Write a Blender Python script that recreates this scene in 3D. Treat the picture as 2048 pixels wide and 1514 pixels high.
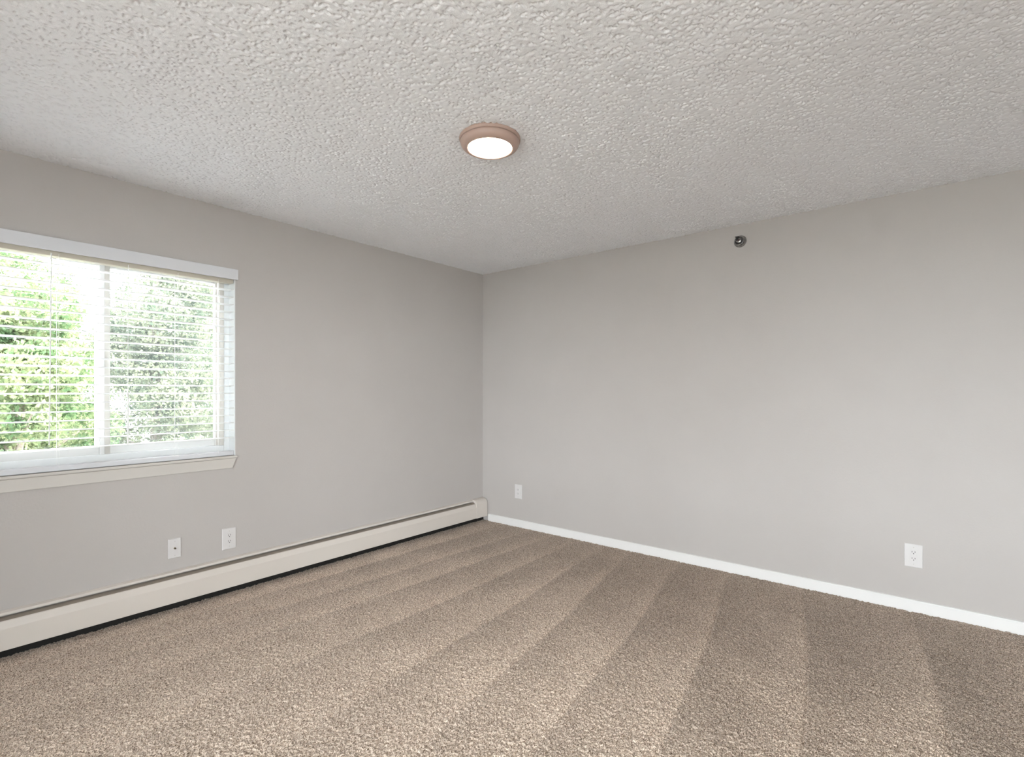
import bpy, bmesh, math, random
import numpy as np
from mathutils import Vector, Matrix

for o in list(bpy.data.objects): bpy.data.objects.remove(o)
SC = bpy.context.scene
COL = SC.collection

# ------------------------------------------------------------------ camera
cd = bpy.data.cameras.new('camera'); cam = bpy.data.objects.new('camera', cd); COL.objects.link(cam)
cd.sensor_width = 36.0; cd.sensor_fit = 'HORIZONTAL'; cd.lens = 1024.74 / 2048 * 36
cd.shift_y = (782.46 - 757.0) / 2048; cd.clip_start = 0.05; cd.clip_end = 200
cam.location = (-3.7702, -3.4531, 1.27316)
cam.rotation_euler = (math.radians(90), 0, math.radians(39.2278 - 90))
SC.camera = cam

# ------------------------------------------------------------------ light and exposure
SC.view_settings.view_transform = 'Standard'; SC.view_settings.look = 'None'
SC.view_settings.gamma = 1.0; SC.view_settings.use_curve_mapping = False
SC.view_settings.exposure = 1.87
wd = bpy.data.worlds.new('sky'); SC.world = wd; wd.use_nodes = True
bg = wd.node_tree.nodes['Background']; bg.inputs[0].default_value = (0.90, 0.94, 1.0, 1); bg.inputs[1].default_value = 10.5
sd = bpy.data.lights.new('sun', 'SUN'); sun = bpy.data.objects.new('sun', sd); COL.objects.link(sun)
sd.energy = 6.0; sd.angle = math.radians(1.0); sd.color = (1.0, 0.95, 0.85)
sun.rotation_euler = Vector((-0.80, 0.12, -0.75)).to_track_quat('-Z', 'Y').to_euler()   # along the building, onto the trees

H = 2.44                                   # ceiling height
RX, RY = -6.3, -5.7                        # far ends of the room
WX0, WX1, WZ0, WZ1 = -3.66, -2.347, 0.862, 2.045    # window opening on the left wall
def portal(name, loc, rot, sx, sy):
    d = bpy.data.lights.new(name, 'AREA'); d.shape = 'RECTANGLE'; d.size = sx; d.size_y = sy
    o = bpy.data.objects.new(name, d); COL.objects.link(o); o.location = loc; o.rotation_euler = rot
    d.cycles.is_portal = True
portal('sky_portal', ((WX0+WX1)/2, 0.17, (WZ0+WZ1)/2), (math.radians(-90), 0, 0), WX1-WX0, WZ1-WZ0)
V2X0, V2X1, V2Z0, V2Z1 = -4.9, -3.6, 0.9, 2.05          # added unseen window behind the viewpoint, for fill light
portal('sky_portal', ((V2X0+V2X1)/2, RY-0.17, (V2Z0+V2Z1)/2), (math.radians(90), 0, 0), V2X1-V2X0, V2Z1-V2Z0)
V3Y0, V3Y1, V3Z0, V3Z1 = -4.6, -2.4, 0.1, 1.98            # added unseen glazed door on the far left wall, for fill light
portal('sky_portal', (RX-0.17, (V3Y0+V3Y1)/2, (V3Z0+V3Z1)/2), (0, math.radians(-90), 0), V3Z1-V3Z0, V3Y1-V3Y0)

# ------------------------------------------------------------------ materials
def mat(name, col, rough=0.6, metal=0.0, spec=0.3, **kw):
    m = bpy.data.materials.new(name); m.use_nodes = True
    b = m.node_tree.nodes['Principled BSDF']
    b.inputs['Base Color'].default_value = (*col, 1); b.inputs['Roughness'].default_value = rough
    b.inputs['Metallic'].default_value = metal; b.inputs['Specular IOR Level'].default_value = spec
    return m
def nodes(m): return m.node_tree.nodes, m.node_tree.links, m.node_tree.nodes['Principled BSDF']
def noise_bump(m, scale, strength, dist, detail=2.0):
    N, L, b = nodes(m)
    tc = N.new('ShaderNodeTexCoord'); nz = N.new('ShaderNodeTexNoise'); bp = N.new('ShaderNodeBump')
    nz.inputs['Scale'].default_value = scale; nz.inputs['Detail'].default_value = detail
    bp.inputs['Strength'].default_value = strength; bp.inputs['Distance'].default_value = dist
    L.new(tc.outputs['Object'], nz.inputs['Vector']); L.new(nz.outputs['Fac'], bp.inputs['Height'])
    L.new(bp.outputs['Normal'], b.inputs['Normal'])
    return tc, nz, bp
def tint(m, c1, c2, scale, lo=0.35, hi=0.65, detail=3):
    N, L, b = nodes(m)
    tc = N.new('ShaderNodeTexCoord'); nz = N.new('ShaderNodeTexNoise'); cr = N.new('ShaderNodeValToRGB')
    nz.inputs['Scale'].default_value = scale; nz.inputs['Detail'].default_value = detail
    cr.color_ramp.elements[0].position = lo; cr.color_ramp.elements[1].position = hi
    cr.color_ramp.elements[0].color = (*c1, 1); cr.color_ramp.elements[1].color = (*c2, 1)
    L.new(tc.outputs['Object'], nz.inputs['Vector']); L.new(nz.outputs['Fac'], cr.inputs[0])
    L.new(cr.outputs[0], b.inputs['Base Color'])
    return cr

M_wall = mat('grey_wall_paint', (0.50, 0.485, 0.465), 0.75, spec=0.25)
tint(M_wall, (0.515, 0.482, 0.460), (0.525, 0.492, 0.470), 3.0)
noise_bump(M_wall, 90, 0.25, 0.002)
M_ceil = mat('popcorn_ceiling_paint', (0.855, 0.86, 0.885), 0.9, spec=0.1)
noise_bump(M_ceil, 260, 0.5, 0.002)
M_white = mat('white_painted_wood', (0.84, 0.825, 0.81), 0.4); noise_bump(M_white, 60, 0.05, 0.001)
M_stile_shade = mat('greige_stile_shade', (0.50, 0.475, 0.44), 0.6); noise_bump(M_stile_shade, 40, 0.02, 0.001)
M_trimc = mat('cream_painted_trim', (0.62, 0.585, 0.545), 0.45); noise_bump(M_trimc, 60, 0.05, 0.001)
M_jamb = mat('white_reveal_paint', (0.80, 0.81, 0.81), 0.5); noise_bump(M_jamb, 40, 0.02, 0.001)
M_cream = mat('cream_headrail', (0.62, 0.57, 0.48), 0.4); noise_bump(M_cream, 40, 0.02, 0.001)
M_vinyl = mat('white_vinyl', (0.68, 0.67, 0.66), 0.35); noise_bump(M_vinyl, 40, 0.02, 0.001)
M_heat = mat('off_white_enamel', (0.70, 0.64, 0.585), 0.38); tint(M_heat, (0.695, 0.635, 0.58), (0.705, 0.65, 0.595), 2.5)
M_slot = mat('dark_metal_damper', (0.30, 0.26, 0.22), 0.45, 0.5); noise_bump(M_slot, 80, 0.05, 0.001)
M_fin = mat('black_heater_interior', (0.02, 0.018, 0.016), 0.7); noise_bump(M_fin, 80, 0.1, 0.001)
M_plate = mat('white_plastic_plate', (0.70, 0.675, 0.665), 0.3); noise_bump(M_plate, 50, 0.02, 0.0005)
M_hole = mat('dark_slots', (0.05, 0.045, 0.045), 0.6); noise_bump(M_hole, 50, 0.02, 0.0005)
M_brass = mat('dull_brass', (0.22, 0.17, 0.10), 0.4, 0.8); noise_bump(M_brass, 300, 0.1, 0.0005)
M_screw = mat('painted_screw', (0.55, 0.52, 0.50), 0.4); noise_bump(M_screw, 300, 0.1, 0.0005)
M_chrome = mat('aged_chrome', (0.32, 0.31, 0.30), 0.38, 0.9); tint(M_chrome, (0.24, 0.235, 0.23), (0.42, 0.41, 0.40), 60)
M_black = mat('black_metal', (0.03, 0.03, 0.03), 0.4, 0.5); noise_bump(M_black, 90, 0.1, 0.0005)
M_lamp = mat('beige_lamp_trim', (0.47, 0.34, 0.29), 0.35); noise_bump(M_lamp, 60, 0.03, 0.0005)
M_slat = mat('white_blind_slat', (0.86, 0.86, 0.85), 0.4); noise_bump(M_slat, 30, 0.02, 0.0005)
M_cord = mat('white_cord', (0.92, 0.92, 0.90), 0.8); noise_bump(M_cord, 900, 0.3, 0.0005)
M_val = mat('white_valance', (0.70, 0.70, 0.72), 0.45); noise_bump(M_val, 30, 0.02, 0.0005)
M_fill_frame = mat('white_fill_frame_paint', (0.75, 0.74, 0.72), 0.4); noise_bump(M_fill_frame, 30, 0.02, 0.0005)
def glow_mat():
    m = mat('lit_diffuser', (0.9, 0.88, 0.85), 0.5); N, L, b = nodes(m)
    b.inputs['Emission Color'].default_value = (1.0, 0.76, 0.58, 1); b.inputs['Emission Strength'].default_value = 14.0
    noise_bump(m, 60, 0.02, 0.0005)
    return m
M_glow = glow_mat()
def glass_mat():
    m = bpy.data.materials.new('window_glass'); m.use_nodes = True; N = m.node_tree.nodes; L = m.node_tree.links
    N.remove(N['Principled BSDF']); out = N['Material Output']
    t = N.new('ShaderNodeBsdfTransparent'); g = N.new('ShaderNodeBsdfGlossy'); x = N.new('ShaderNodeMixShader'); f = N.new('ShaderNodeFresnel')
    t.inputs[0].default_value = (0.95, 0.97, 0.96, 1); g.inputs['Roughness'].default_value = 0.02; f.inputs[0].default_value = 1.45
    L.new(f.outputs[0], x.inputs[0]); L.new(t.outputs[0], x.inputs[1]); L.new(g.outputs[0], x.inputs[2]); L.new(x.outputs[0], out.inputs[0])
    return m
M_glass = glass_mat()
def screen_mat():
    m = bpy.data.materials.new('insect_screen_mesh'); m.use_nodes = True; N = m.node_tree.nodes; L = m.node_tree.links
    N.remove(N['Principled BSDF']); out = N['Material Output']
    t = N.new('ShaderNodeBsdfTransparent'); d = N.new('ShaderNodeBsdfDiffuse'); r = N.new('ShaderNodeBsdfTranslucent')
    a = N.new('ShaderNodeAddShader'); x = N.new('ShaderNodeMixShader')
    d.inputs[0].default_value = (0.05, 0.052, 0.055, 1); r.inputs[0].default_value = (0.05, 0.052, 0.055, 1); x.inputs[0].default_value = 0.16
    L.new(d.outputs[0], a.inputs[0]); L.new(r.outputs[0], a.inputs[1])
    L.new(t.outputs[0], x.inputs[1]); L.new(a.outputs[0], x.inputs[2]); L.new(x.outputs[0], out.inputs[0])
    return m
M_screen = screen_mat()
def leaf_mat(name, c1, c2):
    m = bpy.data.materials.new(name); m.use_nodes = True; N = m.node_tree.nodes; L = m.node_tree.links
    N.remove(N['Principled BSDF']); out = N['Material Output']
    d = N.new('ShaderNodeBsdfDiffuse'); r = N.new('ShaderNodeBsdfTranslucent'); x = N.new('ShaderNodeMixShader')
    tc = N.new('ShaderNodeTexCoord'); nz = N.new('ShaderNodeTexNoise'); cr = N.new('ShaderNodeValToRGB')
    nz.inputs['Scale'].default_value = 3.5; nz.inputs['Detail'].default_value = 8
    cr.color_ramp.elements[0].position = 0.38; cr.color_ramp.elements[1].position = 0.62
    cr.color_ramp.elements[0].color = (*c1, 1); cr.color_ramp.elements[1].color = (*c2, 1)
    L.new(tc.outputs['Object'], nz.inputs['Vector']); L.new(nz.outputs['Fac'], cr.inputs[0])
    L.new(cr.outputs[0], d.inputs[0]); L.new(cr.outputs[0], r.inputs[0]); x.inputs[0].default_value = 0.4
    L.new(d.outputs[0], x.inputs[1]); L.new(r.outputs[0], x.inputs[2]); L.new(x.outputs[0], out.inputs[0])
    return m
M_leafA = leaf_mat('yellow_green_leaves', (0.045, 0.075, 0.035), (0.20, 0.225, 0.12))
M_leafB = leaf_mat('blue_green_leaves', (0.05, 0.066, 0.045), (0.175, 0.185, 0.12))
M_bark = mat('tree_bark', (0.18, 0.15, 0.12), 0.9); tint(M_bark, (0.12, 0.10, 0.08), (0.24, 0.20, 0.17), 12)
M_lawn = mat('grey_paving', (0.28, 0.27, 0.25), 0.95); tint(M_lawn, (0.25, 0.24, 0.225), (0.31, 0.30, 0.28), 2.0)
M_conc = mat('pale_concrete', (0.6, 0.58, 0.55), 0.9); tint(M_conc, (0.57, 0.55, 0.52), (0.63, 0.61, 0.58), 4.0)

def carpet_mat():
    m = mat('brown_grey_carpet', (0.3, 0.25, 0.21), 0.95, spec=0.05); N, L, b = nodes(m)
    tc = N.new('ShaderNodeTexCoord')
    # flecks of the twisted yarn
    nz = N.new('ShaderNodeTexNoise'); nz.inputs['Scale'].default_value = 250; nz.inputs['Detail'].default_value = 1.5
    cr = N.new('ShaderNodeValToRGB'); e = cr.color_ramp.elements
    e[0].position = 0.34; e[0].color = (0.13, 0.085, 0.055, 1); e[1].position = 0.60; e[1].color = (0.70, 0.585, 0.49, 1)
    k = cr.color_ramp.elements.new(0.46); k.color = (0.41, 0.322, 0.25, 1)
    L.new(tc.outputs['Object'], nz.inputs['Vector']); L.new(nz.outputs['Fac'], cr.inputs[0])
    # vacuum tracks: the pile lies one way or the other; plus a broad tone ramp (baked as an attribute of the floor mesh)
    at = N.new('ShaderNodeAttribute'); at.attribute_name = 'pile_tone'; at.attribute_type = 'GEOMETRY'
    mr = N.new('ShaderNodeMapRange'); mr.inputs['To Min'].default_value = 0.80; mr.inputs['To Max'].default_value = 1.24
    L.new(at.outputs['Fac'], mr.inputs['Value'])
    mx = N.new('ShaderNodeMix'); mx.data_type = 'RGBA'; mx.blend_type = 'MULTIPLY'; mx.inputs['Factor'].default_value = 1.0
    cb = N.new('ShaderNodeCombineColor')
    for i in range(3): L.new(mr.outputs[0], cb.inputs[i])
    L.new(cr.outputs[0], mx.inputs['A']); L.new(cb.outputs[0], mx.inputs['B']); L.new(mx.outputs['Result'], b.inputs['Base Color'])
    bp = N.new('ShaderNodeBump'); bp.inputs['Strength'].default_value = 0.6; bp.inputs['Distance'].default_value = 0.004
    L.new(nz.outputs['Fac'], bp.inputs['Height']); L.new(bp.outputs['Normal'], b.inputs['Normal'])
    b.inputs['Sheen Weight'].default_value = 0.2
    return m
M_carpet = carpet_mat()

# ------------------------------------------------------------------ helpers
def tag(o, label=None, cat=None, group=None, kind=None):
    if label: o['label'] = label
    if cat: o['category'] = cat
    if group: o['group'] = group
    if kind: o['kind'] = kind
    return o
def empty(name, loc):
    o = bpy.data.objects.new(name, None); COL.objects.link(o); o.location = loc; o.empty_display_size = 0.05
    return o
def obj(name, bm, m, parent=None, smooth=False, bevel=0.0, origin=None):
    """link a bmesh given in world coordinates as ONE mesh object"""
    bmesh.ops.recalc_face_normals(bm, faces=bm.faces)
    me = bpy.data.meshes.new(name); bm.to_mesh(me); bm.free()
    for p in me.polygons: p.use_smooth = smooth
    me.materials.append(m)
    o = bpy.data.objects.new(name, me); COL.objects.link(o)
    base = Vector((0, 0, 0)); q = parent
    while q is not None: base += q.location; q = q.parent
    if origin is None: origin = base.copy() if parent else Vector((0, 0, 0))
    origin = Vector(origin)
    me.transform(Matrix.Translation(-origin)); o.location = origin - base
    if parent: o.parent = parent
    if bevel:
        b = o.modifiers.new('bevel', 'BEVEL'); b.width = bevel; b.segments = 2; b.limit_method = 'ANGLE'
        b.angle_limit = math.radians(40)
    return o
def box(bm, a, b):
    x0, x1 = sorted((a[0], b[0])); y0, y1 = sorted((a[1], b[1])); z0, z1 = sorted((a[2], b[2]))
    v = [bm.verts.new(p) for p in ((x0,y0,z0),(x1,y0,z0),(x1,y1,z0),(x0,y1,z0),(x0,y0,z1),(x1,y0,z1),(x1,y1,z1),(x0,y1,z1))]
    for f in ((0,3,2,1),(4,5,6,7),(0,1,5,4),(1,2,6,5),(2,3,7,6),(3,0,4,7)): bm.faces.new([v[i] for i in f])
def BX(*boxes):
    bm = bmesh.new()
    for a, b in boxes: box(bm, a, b)
    return bm
def prism(bm, prof, fn, t0, t1):
    """extrude a closed 2D profile; fn(u, v, t) -> point"""
    a = [bm.verts.new(fn(u, v, t0)) for u, v in prof]; b = [bm.verts.new(fn(u, v, t1)) for u, v in prof]
    n = len(prof)
    for i in range(n): bm.faces.new((a[i], a[(i+1) % n], b[(i+1) % n], b[i]))
    bm.faces.new(a[::-1]); bm.faces.new(b)
def sheet(prof, th):
    """closed profile of a bent metal sheet following an open polyline, thickness th"""
    P = [Vector(p) for p in prof]; off = []
    for i, p in enumerate(P):
        ds = []
        if i > 0: ds.append((p - P[i-1]).normalized())
        if i < len(P)-1: ds.append((P[i+1] - p).normalized())
        d = sum(ds, Vector((0, 0))).normalized(); n = Vector((-d.y, d.x))
        c = max(0.4, n.dot(Vector((-ds[0].y, ds[0].x))))
        off.append(p + n * th / c)
    return [tuple(p) for p in P] + [tuple(p) for p in off[::-1]]
def lathe(bm, prof, fn, seg=48):
    """revolve (r, h) pairs; fn(x, y, h) -> point"""
    rings = []
    for r, h in prof:
        if r < 1e-6: rings.append([bm.verts.new(fn(0, 0, h))])
        else: rings.append([bm.verts.new(fn(r*math.cos(2*math.pi*i/seg), r*math.sin(2*math.pi*i/seg), h)) for i in range(seg)])
    for A, B in zip(rings, rings[1:]):
        for i in range(seg):
            j = (i+1) % seg
            q = [A[i % len(A)], A[j % len(A)], B[j % len(B)], B[i % len(B)]]
            u = []
            for v in q:
                if v not in u: u.append(v)
            if len(u) > 2: bm.faces.new(u)
def tube(bm, pts, radii, seg=8):
    rings = []
    for i, p in enumerate(pts):
        p = Vector(p); d = (Vector(pts[min(i+1, len(pts)-1)]) - Vector(pts[max(i-1, 0)])).normalized()
        u = d.cross(Vector((0.31, 0.77, 0.55))).normalized(); w = d.cross(u)
        r = radii[i] if hasattr(radii, '__len__') else radii
        rings.append([bm.verts.new(p + r*(math.cos(2*math.pi*k/seg)*u + math.sin(2*math.pi*k/seg)*w)) for k in range(seg)])
    for A, B in zip(rings, rings[1:]):
        for k in range(seg): bm.faces.new((A[k], A[(k+1) % seg], B[(k+1) % seg], B[k]))
    bm.faces.new(rings[0][::-1]); bm.faces.new(rings[-1])
def blur_noise(nx, ny, sig, seed):
    r = np.random.default_rng(seed).standard_normal((nx, ny))
    fx = np.fft.fftfreq(nx)[:, None]; fy = np.fft.rfftfreq(ny)[None, :]
    g = np.exp(-2*np.pi**2*sig**2*(fx**2 + fy**2))
    n = np.fft.irfft2(np.fft.rfft2(r)*g, s=(nx, ny)); return (n - n.mean())/n.std()
def grid_object(name, xs, ys, Z, m, flip=False, attr=None):
    nx, ny = len(xs), len(ys)
    co = np.empty((nx, ny, 3), np.float32); co[..., 0] = xs[:, None]; co[..., 1] = ys[None, :]; co[..., 2] = Z
    idx = np.arange(nx*ny).reshape(nx, ny)
    q = np.stack([idx[:-1, :-1], idx[1:, :-1], idx[1:, 1:], idx[:-1, 1:]], -1).reshape(-1, 4)
    if flip: q = q[:, ::-1]
    me = bpy.data.meshes.new(name); me.vertices.add(nx*ny); me.vertices.foreach_set('co', co.ravel())
    nf = len(q); me.loops.add(nf*4); me.polygons.add(nf)
    me.loops.foreach_set('vertex_index', np.ascontiguousarray(q).ravel().astype(np.int32))
    me.polygons.foreach_set('loop_start', np.arange(0, nf*4, 4, dtype=np.int32))
    me.polygons.foreach_set('loop_total', np.full(nf, 4, np.int32))
    me.update(calc_edges=True)
    me.polygons.foreach_set('use_smooth', np.ones(nf, bool))
    if attr is not None:
        a = me.attributes.new('pile_tone', 'FLOAT', 'POINT'); a.data.foreach_set('value', attr.astype(np.float32).ravel())
    me.materials.append(m)
    o = bpy.data.objects.new(name, me); COL.objects.link(o); return o

# ------------------------------------------------------------------ room shell
T = 0.15
def fine_axis(far, lo, step): return np.concatenate([np.linspace(far, lo, 12)[:-1], np.arange(lo, step*0.5, step)])
xs = fine_axis(RX, -4.32, 0.003); ys = fine_axis(RY, -4.32, 0.003)
nx, ny = len(xs), len(ys)
# popcorn ceiling: lumps of sprayed texture
def pits(nx, ny, dens, sx, sy, seed):
    rg = np.random.default_rng(seed); r = (rg.random((nx, ny)) < dens)*rg.uniform(0.3, 1.6, (nx, ny))
    fx = np.fft.fftfreq(nx)[:, None]; fy = np.fft.rfftfreq(ny)[None, :]
    g = np.exp(-2*np.pi**2*((sx*fx)**2 + (sy*fy)**2))
    return np.fft.irfft2(np.fft.rfft2(r)*g, s=(nx, ny))*2*np.pi*sx*sy
n2 = blur_noise(nx, ny, 1.5, 4)
h = 1.0 - np.minimum(1.0, pits(nx, ny, 0.014, 1.35, 0.75, 31) + pits(nx, ny, 0.014, 0.75, 1.35, 32)) + 0.06*np.clip(n2, -1.5, 1.5)
ceil = grid_object('ceiling', xs, ys, H - 0.0065*h, M_ceil, flip=True)
tag(ceil, 'off-white popcorn textured ceiling', 'ceiling', kind='structure')
# carpet floor
xs = fine_axis(RX, -4.32, 0.003); ys = fine_axis(RY, -4.32, 0.003); nx, ny = len(xs), len(ys)
n1 = blur_noise(nx, ny, 0.85, 11); n2 = blur_noise(nx, ny, 3.0, 12)
h = np.clip(n1*0.8 + n2*0.2, -1.6, 1.6)
X, Y = np.meshgrid(xs, ys, indexing='ij')
def smooth(a, lo, hi):
    t = np.clip((a - lo)/(hi - lo), 0, 1); return t*t*(3 - 2*t)
rng = np.random.default_rng(5)
wob = 0.03*np.sin(X*1.7 + 0.6) + 0.02*np.sin(X*3.9 + Y*1.3)
pile_tone = np.zeros_like(X)
edges = [(0.05, 0.0), (-0.28, 0.03), (-0.62, 0.06), (-0.88, 0.05), (-1.13, -0.015), (-1.38, -0.10), (-1.61, -0.172), (-2.01, -0.156), (-2.37, -0.169),
         (-2.82, -0.165), (-3.37, -0.096), (-3.80, -0.03), (-4.2, 0.0), (-4.6, 0.0), (-5.0, 0.0), (-5.4, 0.0), (-5.8, 0.0)]
L_ = [y0 + sl*(-X) + wob*0.35 for y0, sl in edges]
far = smooth(-X, 0.1, 1.5)                                  # strokes widen into wedges away from the wall
for i in range(len(edges)-1):
    top, bot = L_[i], L_[i+1]
    inside = smooth(-Y, -top - 0.012, -top + 0.012)*smooth(Y, bot - 0.012, bot + 0.012)
    frac = np.clip((top - Y)/np.maximum(top - bot, 0.02), 0, 1)
    pile_tone += inside*(0.12 + 0.78*frac**(3.2 - 2.0*far))
pile_tone += 0.10*blur_noise(nx, ny, 32, 21) + 0.05*blur_noise(nx, ny, 9, 22)
strength = 0.88*(0.35 + 0.65*smooth(-X, 0.1, 0.8))*(1 - 0.6*smooth(-X, 1.7, 2.9))
base = 0.28 + 0.34*smooth(-X, 0.3, 2.3) + 0.14*smooth(-X, 2.4, 3.4)  # carpet colour darkest by the right wall, lighter further from it
pile_tone = np.clip(base + (pile_tone - 0.42)*strength, 0, 1)
groove = np.zeros_like(X)
for i in (6, 7, 8, 9, 10): groove += np.exp(-((Y - L_[i])/0.006)**2)*(0.65 + 0.35*np.sin(X*2.3 + i*1.9))*(1 - smooth(-X, 1.8, 2.6))
floor = grid_object('floor', xs, ys, 0.0024*h - 0.006*np.clip(groove, 0, 1) - 0.002, M_carpet, attr=pile_tone)
tag(floor, 'brown and grey speckled carpet with vacuum tracks', 'floor', kind='structure')

def wall(name, bm, label):
    tag(obj(name, bm, M_wall), label, 'wall', kind='structure')
wl = BX(((RX-T, 0, -0.05), (WX0, T, H+0.1)), ((WX1, 0, -0.05), (T, T, H+0.1)), ((WX0, 0, -0.05), (WX1, T, WZ0)), ((WX0, 0, WZ1), (WX1, T, H+0.1)))
wall('wall_left', wl, 'grey painted wall with the wide window and the baseboard heater')
wall('wall_right', BX(((0, RY-T, -0.05), (T, 0, H+0.1))), 'plain light grey painted wall with the sprinkler head and two outlets')
def walled(axis, t0, t1, o0, o1, z0, z1, w0, w1):
    B = []
    for a, b, lo, hi in ((t0, o0, -0.05, H+0.1), (o1, t1, -0.05, H+0.1), (o0, o1, -0.05, z0), (o0, o1, z1, H+0.1)):
        B.append(((a, w0, lo), (b, w1, hi)) if axis == 'x' else ((w0, a, lo), (w1, b, hi)))
    return BX(*B)
wall('wall_back', walled('x', RX-T, 0, V2X0, V2X1, V2Z0, V2Z1, RY-T, RY), 'grey painted wall with an added fill-light window, behind the viewpoint')
wall('wall_far_left', walled('y', RY, 0, V3Y0, V3Y1, V3Z0, V3Z1, RX-T, RX), 'grey painted wall with an added fill-light door, left of the frame')
tag(obj('trim_1', BX(((RX-T, RY-T, H+0.012), (T, T, H+0.25))), M_white), 'roof slab above the ceiling', 'roof', kind='structure')
tag(obj('trim_2', BX(((RX-T, RY-T, -0.30), (T, T, -0.03))), M_white), 'floor slab below the carpet', 'slab', kind='structure')

def base_bm(fn, t0, t1):
    bm = bmesh.new(); prism(bm, [(0, -0.01), (0.012, -0.01), (0.012, 0.060), (0.009, 0.066), (0, 0.068)], fn, t0, t1); return bm
tag(obj('baseboard_right', base_bm(lambda u, v, t: (-u, t, v), -0.079, RY), M_white), 'low white baseboard along the right wall', 'baseboard', kind='structure')
tag(obj('baseboard_back', base_bm(lambda u, v, t: (t, RY+u, v), RX, -0.012), M_white), 'low white baseboard behind the viewpoint', 'baseboard', kind='structure')

# ------------------------------------------------------------------ window_1
win = empty('window_1', ((WX0+WX1)/2, 0, WZ0)); tag(win, 'wide white sliding window above the baseboard heater, trees outside', 'window', kind='structure')
D0, D1 = 0.085, 0.150
XM = -3.003                                          # meeting stile
fr = BX(((WX0, D0, WZ0), (WX0+0.03, D1, WZ1)), ((WX1-0.035, D0, WZ0), (WX1, D1, WZ1)),
        ((WX0+0.03, D0, WZ0), (WX1-0.035, D1, WZ0+0.062)), ((WX0+0.03, D0, WZ1-0.04), (WX1-0.035, D1, WZ1)))
obj('window_frame', fr, M_jamb, win, bevel=0.003)
def sash(x0, x1, y0, y1, sl, sr, name='window_sash'):
    z0, z1 = WZ0+0.060, WZ1-0.036
    s = obj(name, BX(((x0, y0, z0), (x0+sl, y1, z1)), ((x1-sr, y0, z0), (x1, y1, z1)), ((x0+sl, y0, z0), (x1-sr, y1, z0+0.044)), ((x0+sl, y0, z1-0.045), (x1-sr, y1, z1))), M_vinyl, win, bevel=0.003)
    ym = (y0+y1)/2
    obj('glass', BX(((x0+sl-0.004, ym-0.003, z0+0.040), (x1-sr+0.004, ym+0.003, z1-0.041))), M_glass, s)
    return s
sash(WX0+0.031, XM+0.030, 0.092, 0.115, 0.045, 0.048)
sash(XM-0.030, WX1-0.036, 0.118, 0.142, 0.045, 0.042)
sc = obj('insect_screen_frame', BX(((XM-0.02, 0.144, WZ0+0.06), (XM-0.006, 0.150, WZ1-0.036)), ((WX1-0.052, 0.144, WZ0+0.06), (WX1-0.036, 0.150, WZ1-0.036)),
       ((XM-0.006, 0.144, WZ0+0.06), (WX1-0.052, 0.150, WZ0+0.074)), ((XM-0.006, 0.144, WZ1-0.05), (WX1-0.052, 0.150, WZ1-0.036))), M_vinyl, win)
bm = bmesh.new(); bm.faces.new([bm.verts.new(p) for p in ((XM-0.006, 0.1475, WZ0+0.07), (WX1-0.05, 0.1475, WZ0+0.07), (WX1-0.05, 0.1475, WZ1-0.045), (XM-0.006, 0.1475, WZ1-0.045))])
obj('insect_screen', bm, M_screen, sc)
obj('stile_shade_strip', BX(((XM+0.004, 0.0885, WZ0+0.064), (XM+0.029, 0.0915, WZ1-0.042))), M_stile_shade, win)  # greige strip standing for shade on the set-back meeting stile
obj('side_track', BX(((WX1-0.062, 0.0800, WZ0+0.064), (WX1-0.037, 0.0845, WZ1-0.042)), ((WX1-0.072, 0.1150, WZ0+0.064), (WX1-0.062, 0.1175, WZ1-0.042)), ((WX1-0.066, 0.0845, WZ0+0.064), (WX1-0.062, 0.1150, WZ1-0.042))), M_trimc, win)
# white return lining the opening
obj('jamb_lining', BX(((WX1-0.004, 0.0, WZ0), (WX1, D0, WZ1)), ((WX0, 0.0, WZ0), (WX0+0.004, D0, WZ1)), ((WX0+0.004, 0.0, WZ1-0.004), (WX1-0.004, D0, WZ1))), M_jamb, win)
st = obj('window_sill', BX(((WX0-0.004, -0.020, WZ0-0.014), (WX1+0.006, D0, WZ0+0.001))), M_trimc, win, bevel=0.004)
bm = bmesh.new()
prism(bm, [(WX0-0.002, WZ0-0.015), (WX1+0.002, WZ0-0.015), (WX1-0.020, 0.785), (WX0+0.02, 0.785)], lambda u, v, t: (u, t, v), 0.0, -0.012)
obj('apron', bm, M_trimc, win, bevel=0.003)

# ------------------------------------------------------------------ blind
bl = empty('window_blind', ((WX0+WX1)/2, 0.035, WZ1))
tag(bl, 'white horizontal slat blind with open slats, hanging in the left window', 'blind')
VB = 1.984
bm = BX(((WX0-0.012, -0.022, VB), (WX1+0.010, -0.012, 2.051)), ((WX1+0.001, -0.012, VB), (WX1+0.010, -0.0005, 2.051)), ((WX0-0.012, -0.012, VB), (WX0-0.003, -0.0005, 2.051)))
obj('valance', bm, M_val, bl, bevel=0.002)
obj('headrail', BX(((WX0+0.008, 0.008, 1.963), (WX1-0.008, 0.062, 2.030))), M_cream, bl, bevel=0.003)
SX0, SX1, SY0, SY1 = WX0+0.007, WX1-0.007, 0.006, 0.056
bm = bmesh.new(); z = 1.9235; k = 0
def slat(bm, zc, tilt=0.0, th=0.0040):
    prof = []
    n = 6
    for i in range(n+1):
        u = i/n; y = SY0 + (SY1-SY0)*u; prof.append((y, zc + 0.0022*(1-(2*u-1)**2) + tilt*(u-0.5)))
    full = prof + [(y, zz - th) for y, zz in prof[::-1]]
    prism(bm, full, lambda u, v, t: (t, u, v), SX0, SX1)
zs = []
while z > 0.955:
    rs = random.Random(k); slat(bm, z, tilt=-0.002 + rs.uniform(-0.001, 0.001)); zs.append(z); z -= 0.0473; k += 1
obj('slats', bm, M_slat, bl)
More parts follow.
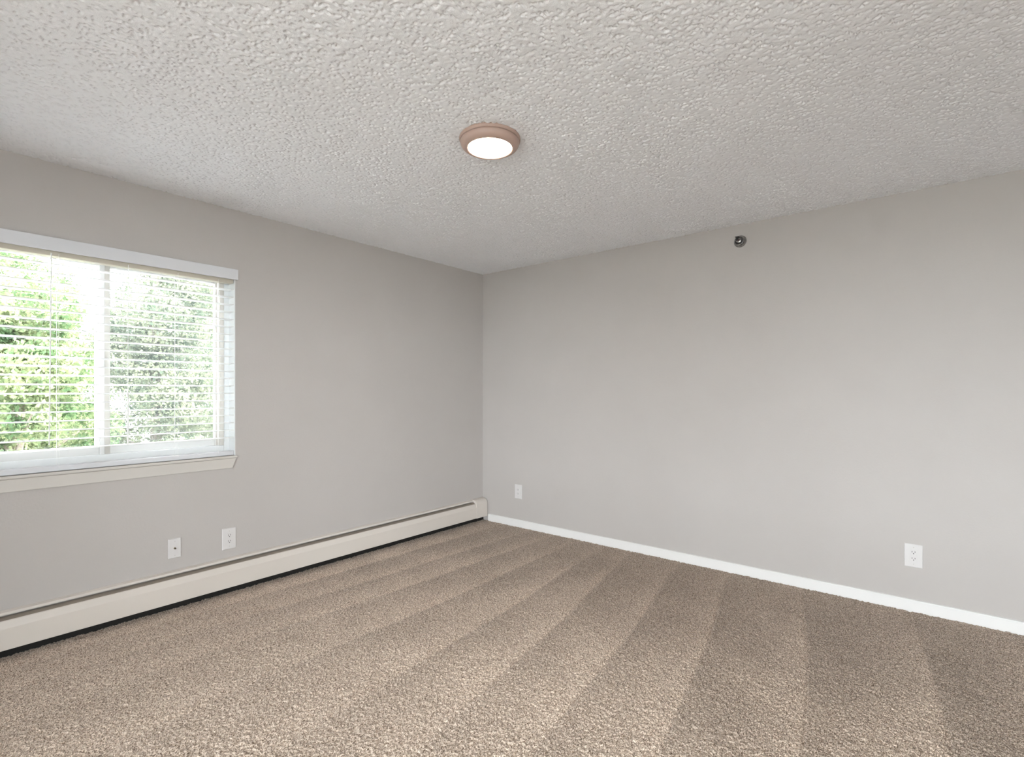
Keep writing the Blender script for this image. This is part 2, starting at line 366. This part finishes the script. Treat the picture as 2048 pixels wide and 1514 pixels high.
obj('bottom_rail', BX(((SX0, SY0-0.002, WZ0+0.003), (SX1, SY1+0.002, WZ0+0.029))), M_val, bl, bevel=0.003)
for lx in (-2.445, -2.668, -3.205, -3.50):
    bm = bmesh.new()
    for yy in (SY0-0.002, SY1+0.002): tube(bm, [(lx, yy, 1.975), (lx, yy, WZ0+0.02)], 0.0008, 6)
    for zz in zs: tube(bm, [(lx, SY0-0.002, zz-0.004), (lx, SY1+0.002, zz-0.004)], 0.0006, 4)
    obj('ladder_cord', bm, M_cord, bl)
bm = bmesh.new(); tube(bm, [(-2.913, -0.001, 1.975), (-2.915, -0.001, 1.26)], 0.0014, 6)
lc = obj('lift_cord', bm, M_cord, bl)
bm = bmesh.new(); lathe(bm, [(0.0, 0), (0.003, 0), (0.0045, -0.05), (0.0045, -0.27), (0.003, -0.285), (0, -0.285)], lambda x, y, hh: (-2.915+x, -0.001+y, 1.262+hh), 10)
obj('cord_weight', bm, M_cord, lc, smooth=True)
bm = bmesh.new(); tube(bm, [(-3.235, -0.001, 1.975), (-3.243, -0.001, 1.0)], 0.0028, 6)
obj('tilt_wand', bm, M_cord, bl)

# ------------------------------------------------------------------ added window and glazed door outside the frame, for fill light
def casement(root, part, axis, o0, o1, z0, z1, wall_at):
    fw = 0.06; m = (o0+o1)/2; w0, w1 = wall_at-0.12, wall_at-0.02
    def bb(a, b, lo, hi, p=w0, q=w1): return ((a, p, lo), (b, q, hi)) if axis == 'x' else ((p, a, lo), (q, b, hi))
    obj(part, BX(bb(o0, o0+fw, z0, z1), bb(o1-fw, o1, z0, z1), bb(m-fw/2, m+fw/2, z0, z1), bb(o0+fw, m-fw/2, z0, z0+fw), bb(m+fw/2, o1-fw, z0, z0+fw),
                 bb(o0+fw, m-fw/2, z1-fw, z1), bb(m+fw/2, o1-fw, z1-fw, z1)), M_fill_frame, root, bevel=0.004)
    obj('glass', BX(bb(o0+fw-0.01, o1-fw+0.01, z0+fw-0.01, z1-fw+0.01, wall_at-0.075, wall_at-0.069)), M_glass, root)
w2 = empty('fill_window', ((V2X0+V2X1)/2, RY, V2Z0)); tag(w2, 'added unseen window giving fill daylight, in the wall behind the viewpoint', 'window', kind='structure')  # added window, never in view, lets in fill daylight from behind
casement(w2, 'window_frame', 'x', V2X0, V2X1, V2Z0, V2Z1, RY)
d1 = empty('fill_door', (RX, (V3Y0+V3Y1)/2, V3Z0)); tag(d1, 'added unseen glazed door giving fill daylight, on the wall left of the frame', 'door', kind='structure')  # added door, never in view, lets in fill daylight from the left
casement(d1, 'fill_door_frame', 'y', V3Y0, V3Y1, V3Z0, V3Z1, RX)
tag(obj('shade_slab', BX(((RX-T-2.6, -5.6, H-0.06), (RX-T-0.002, -1.4, H+0.2))), M_white), 'added unseen overhang slab shading the upper right wall', 'slab', kind='structure')  # added overhang, cuts the sky light reaching the upper right wall
tag(obj('bounce_slab', BX(((RX-T-2.0, -5.6, -0.2), (RX-T-0.002, -1.4, -0.03))), M_conc), 'added unseen pale slab bouncing daylight in at the glazed door', 'slab', kind='structure')  # added pale slab, reflects daylight up onto the ceiling

# ------------------------------------------------------------------ baseboard heater
HX0, HX1 = -4.75, -0.010
ht = empty('baseboard_heater', ((HX0+HX1)/2, 0, 0)); tag(ht, 'long off-white hydronic baseboard heater running along the wall under the window', 'heater')
EX = lambda u, v, t: (t, -u, v)
bm = bmesh.new(); prism(bm, sheet([(0.0015, 0.03), (0.0015, 0.220), (0.024, 0.214), (0.031, 0.204)], -0.0014), EX, HX0+0.01, HX1-0.12)
obj('back_panel', bm, M_heat, ht)
bm = bmesh.new(); prism(bm, sheet([(0.054, 0.172), (0.0555, 0.186), (0.060, 0.183), (0.0705, 0.150), (0.0705, 0.050), (0.062, 0.046)], -0.0014), EX, HX0+0.01, HX1-0.12)
obj('front_panel', bm, M_heat, ht)
bm = bmesh.new(); prism(bm, sheet([(0.052, 0.181), (0.040, 0.190), (0.028, 0.196)], -0.0014), EX, HX0+0.02, HX1-0.15)
obj('damper', bm, M_slot, ht)
bm = bmesh.new(); tube(bm, [(HX0+0.02, -0.034, 0.095), (HX1-0.02, -0.034, 0.095)], 0.011, 12)
xx = HX0+0.05
while xx < HX1-0.17:
    box(bm, (xx, -0.058, 0.066), (xx+0.0008, -0.010, 0.126)); xx += 0.012
obj('finned_pipe', bm, M_fin, ht)
def cap(x0, x1):
    bm = bmesh.new(); arc = [(0.0, 0.223), (0.022, 0.222)]
    for i in range(7):
        a = math.radians(90 - i*13); arc.append((0.028 + 0.0445*math.cos(a)*1.0, 0.166 + 0.054*math.sin(a)))
    arc += [(0.0728, 0.150), (0.0728, 0.046), (0.0, 0.046)]
    prism(bm, arc, EX, x0, x1)
    return obj('end_cap', bm, M_heat, ht, bevel=0.003)
cap(HX1-0.155, HX1); cap(HX0, HX0+0.12)
obj('gap_shade_strip', BX(((HX0+0.01, -0.010, -0.006), (-0.002, -0.003, 0.060))), M_fin, ht)  # black strip painting in the shade of the open gap below the panel

# ------------------------------------------------------------------ wall plates
def on_left(u, v, w): return (u, -w, v)                       # u along x, v up, w out of the wall
def plate(name, fn, c, label, cat, group, kind, w, hgt):
    cu, cv = c
    root = empty(name, fn(cu, cv - hgt/2, 0)); tag(root, label, cat, group)
    f = lambda u, v, t: fn(cu+u, cv+v, t)
    bm = bmesh.new(); a, b = w/2, hgt/2
    lo = [(-a, -b), (a, -b), (a, b), (-a, b)]; k = 0.003
    rows = [[bm.verts.new(f(u*s1/a if a else 0, v*s2/b, t)) for u, v in lo] for s1, s2, t in ((a, b, 0.0), (a, b, 0.0035), (a-k, b-k, 0.006))]
    for r0, r1 in zip(rows, rows[1:]):
        for i in range(4): bm.faces.new((r0[i], r0[(i+1) % 4], r1[(i+1) % 4], r1[i]))
    bm.faces.new(rows[-1]); bm.faces.new(rows[0][::-1])
    pl = obj('cover_plate', bm, M_plate, root, bevel=0.0006)
    def bxl(a, b):
        bm2 = bmesh.new(); pts = [(a[0], a[1]), (b[0], a[1]), (b[0], b[1]), (a[0], b[1])]
        prism(bm2, pts, lambda u, v, t: f(u, v, t), a[2], b[2]); return bm2
    def disc(bm2, u0, v0, r, t0, t1, seg=16):
        prism(bm2, [(u0+r*math.cos(2*math.pi*i/seg), v0+r*math.sin(2*math.pi*i/seg)) for i in range(seg)], lambda u, v, t: f(u, v, t), t0, t1)
    if kind == 'outlet':
        rec = obj('receptacle', bxl((-0.0165, -0.0335, 0.005), (0.0165, 0.0335, 0.0075)), M_plate, root, bevel=0.0008)
        for zc in (0.0185, -0.0185):
            bm2 = bmesh.new()
            for du in (-0.0068, 0.0068):
                prism(bm2, [(du-0.0013, zc+0.0005), (du+0.0013, zc+0.0005), (du+0.0013, zc+0.0085), (du-0.0013, zc+0.0085)], lambda u, v, t: f(u, v, t), 0.007, 0.0078)
            disc(bm2, 0, zc-0.0055, 0.0027, 0.007, 0.0078)
            obj('socket_holes', bm2, M_hole, rec)
        s = (0.048, -0.048)
    else:
        bm2 = bmesh.new(); disc(bm2, 0, 0, 0.0062, 0.0055, 0.0085, 6); disc(bm2, 0, 0, 0.0046, 0.0085, 0.016)
        j = obj('cable_jack', bm2, M_brass, root); bm2 = bmesh.new(); disc(bm2, 0, 0, 0.0028, 0.0155, 0.0163); obj('jack_hole', bm2, M_hole, j)
        s = (0.0415, -0.0415)
    for sv in s:
        bm2 = bmesh.new(); disc(bm2, 0, sv, 0.0026, 0.0055, 0.0066, 12); obj('screw', bm2, M_screw, root)
plate('cable_outlet', on_left, (-2.688, 0.348), 'white wall plate with one round cable jack, left of the outlet above the heater', 'wall plate', None, 'coax', 0.066, 0.114)
plate('power_outlet', on_left, (-2.385, 0.338), 'white power outlet above the baseboard heater, on the window wall', 'outlet', 'power outlets', 'outlet', 0.083, 0.133)
on_right = lambda u, v, w: (-w, u, v)
plate('power_outlet', on_right, (-0.454, 0.329), 'white power outlet on the right wall, the one close to the room corner', 'outlet', 'power outlets', 'outlet', 0.083, 0.133)
plate('power_outlet', on_right, (-3.378, 0.321), 'white power outlet on the right wall at the right edge of view, above the baseboard', 'outlet', 'power outlets', 'outlet', 0.085, 0.133)

# ------------------------------------------------------------------ sprinkler head
SY, SZ = -2.428, 2.316
sp = empty('sprinkler_head', (0, SY, SZ)); tag(sp, 'small grey metal sidewall fire sprinkler head high on the right wall', 'sprinkler')
WR = lambda x, y, hh: (-hh, SY+x, SZ+y)
bm = bmesh.new(); lathe(bm, [(0.0, 0.0), (0.041, 0.0), (0.042, 0.003), (0.0405, 0.007), (0.036, 0.009), (0.033, 0.014), (0.031, 0.030), (0.029, 0.032), (0.026, 0.031), (0.024, 0.014), (0, 0.014)], WR, 40)
obj('escutcheon', bm, M_chrome, sp, smooth=True)
bm = bmesh.new(); lathe(bm, [(0.0, 0.01), (0.013, 0.01), (0.013, 0.033), (0.017, 0.034), (0.017, 0.040), (0.009, 0.042), (0.007, 0.045), (0.0, 0.045)], WR, 24)
obj('sprinkler_body', bm, M_chrome, sp)
for s in (-1, 1):
    bm = bmesh.new(); tube(bm, [WR(0.013*s, 0, 0.038), WR(0.015*s, 0, 0.050), WR(0.010*s, 0, 0.063), WR(0.002*s, 0, 0.070)], [0.0028, 0.0026, 0.0026, 0.003], 8); obj('frame_arm', bm, M_chrome, sp)
bm = bmesh.new(); lathe(bm, [(0, 0.043), (0.003, 0.045), (0.0035, 0.052), (0.0025, 0.060), (0, 0.068)], WR, 12)
obj('fusible_bulb', bm, mat('red_bulb', (0.25, 0.03, 0.02), 0.15), sp, smooth=True)
bm = bmesh.new(); lathe(bm, [(0, 0.068), (0.005, 0.068), (0.006, 0.074), (0.009, 0.075), (0.009, 0.077), (0, 0.077)], WR, 20)
box(bm, (-0.088, SY-0.012, SZ+0.013), (-0.050, SY+0.012, SZ+0.015)); box(bm, (-0.0775, SY-0.003, SZ+0.004), (-0.0755, SY+0.003, SZ+0.013))
obj('deflector', bm, M_black, sp)

# ------------------------------------------------------------------ ceiling lamp
LX, LY = -2.010, -1.885; HZ = H - 0.006
lp = empty('ceiling_lamp', (LX, LY, H)); tag(lp, 'round flush ceiling lamp with beige trim ring, switched on', 'lamp')
LR = lambda x, y, hh: (LX+x, LY+y, HZ-hh)
bm = bmesh.new(); lathe(bm, [(0.0, -0.006), (0.139, -0.006), (0.141, 0.004), (0.139, 0.013), (0.131, 0.015), (0.0, 0.015)], LR, 72)
obj('mounting_pan', bm, M_lamp, lp, smooth=False, bevel=0.001)
bm = bmesh.new(); lathe(bm, [(0.09, 0.014), (0.1345, 0.014), (0.1355, 0.020), (0.1335, 0.029), (0.127, 0.038), (0.117, 0.0445), (0.107, 0.047), (0.103, 0.0465), (0.100, 0.043), (0.09, 0.03)], LR, 72)
obj('trim_ring', bm, M_lamp, lp, smooth=True)
bm = bmesh.new(); lathe(bm, [(0.0, 0.020), (0.101, 0.020), (0.1025, 0.044), (0.085, 0.0475), (0.05, 0.0495), (0.0, 0.0505)], LR, 72)
obj('diffuser', bm, M_glow, lp, smooth=True)

# ------------------------------------------------------------------ outside
GZ = -2.9
tag(obj('ground', BX(((-60, T+0.02, GZ-0.2), (60, 70, GZ)), ((-60, -40, GZ-0.2), (60, T+0.02, GZ))), M_lawn), 'pale paving below the building', 'ground', kind='structure')
def leaves_obj(name, centers, m, parent, n, size, seed):
    r = np.random.default_rng(seed); C = np.array([c[:3] for c in centers]); R = np.array([c[3] for c in centers])
    w = R**2; k = r.choice(len(C), n, p=w/w.sum())
    d = r.standard_normal((n, 3)); d /= np.linalg.norm(d, axis=1)[:, None]
    P = C[k] + d*(R[k]*(0.55 + 0.5*r.random(n)**0.6))[:, None]*np.array([1, 1, 0.85])
    a = r.standard_normal((n, 3)); a[:, 2] -= 0.5; a /= np.linalg.norm(a, axis=1)[:, None]
    b = np.cross(a, r.standard_normal((n, 3))); b /= np.linalg.norm(b, axis=1)[:, None]
    s = size*(0.6 + 0.8*r.random(n))[:, None]; c3 = np.cross(a, b)
    V = np.stack([P, P + a*s*0.5 + b*s*0.30 + c3*s*0.08, P + a*s, P + a*s*0.5 - b*s*0.30 + c3*s*0.08], 1).reshape(-1, 3) - np.array(parent.location)
    me = bpy.data.meshes.new(name); me.vertices.add(4*n); me.vertices.foreach_set('co', V.astype(np.float32).ravel())
    me.loops.add(4*n); me.polygons.add(n); me.loops.foreach_set('vertex_index', np.arange(4*n, dtype=np.int32))
    me.polygons.foreach_set('loop_start', np.arange(0, 4*n, 4, dtype=np.int32)); me.polygons.foreach_set('loop_total', np.full(n, 4, np.int32))
    me.update(calc_edges=True); me.materials.append(m)
    o = bpy.data.objects.new(name, me); COL.objects.link(o); o.parent = parent
def tree(x, y, top, rad, m, label, seed, n=60000, size=0.055, low=-2.2, lean=0.0):
    rr = random.Random(seed); root = empty('tree', (x, y, GZ)); tag(root, label, 'tree', 'trees outside the window')
    bm = bmesh.new(); tr = [(x + lean*i*0.2, y, GZ + (top - 0.6 - GZ)*i/6) for i in range(7)]
    tube(bm, tr, [0.13*(1 - i/8) for i in range(7)], 10); cs = []
    for i in range(30):
        t = (i + 0.5)/30; zc = low + (top - rad*0.4 - low)*t; ang = rr.uniform(0, 6.28)
        prof = math.sin(math.pi*min(1, 0.25 + 0.75*t))**0.6 + 0.15; dist = rad*prof*rr.uniform(0.25, 0.8)
        c = (x + lean*t + dist*math.cos(ang), y + dist*math.sin(ang), zc + rr.uniform(-0.15, 0.2))
        cs.append((*c, rad*rr.uniform(0.32, 0.5)))
        s = (x + lean*t*0.8, y, max(GZ + 0.5, zc - 0.5)); mid = [(s[j]*0.5 + c[j]*0.5) + (0.1 if j == 2 else 0) for j in range(3)]
        tube(bm, [s, mid, c], [0.035, 0.022, 0.008], 6)
    obj('trunk', bm, M_bark, root)
    leaves_obj('foliage', cs, m, root, n, size, seed)
tree(-2.75, 5.2, 2.7, 1.05, M_leafA, 'yellow-green leafy tree nearest the left half of the window', 1)
tree(-0.72, 7.2, 4.7, 1.35, M_leafB, 'blue-green leafy tree nearest the right half of the window', 2, n=80000)
tree(-5.9, 6.6, 2.3, 1.2, M_leafA, 'yellow-green tree beyond the left end of the window', 6, n=30000)
tree(-2.1, 10.6, 4.4, 1.5, M_leafA, 'yellow-green tree farther off, behind the left window pane', 5, n=80000)
tree(1.3, 11.0, 5.0, 1.5, M_leafB, 'tall blue-green tree farther off, behind the right window pane', 4, n=80000)
tree(-5.9, 11.2, 3.0, 1.4, M_leafA, 'low yellow-green tree past the left edge of the window view', 3)
tree(2.9, 15.8, 6.4, 1.9, M_leafB, 'farthest tree, seen through gaps in the right window pane', 7, n=80000)
tree(-2.0, 15.6, 5.8, 1.6, M_leafB, 'farthest tree, seen through gaps in the left window pane', 8, n=80000)
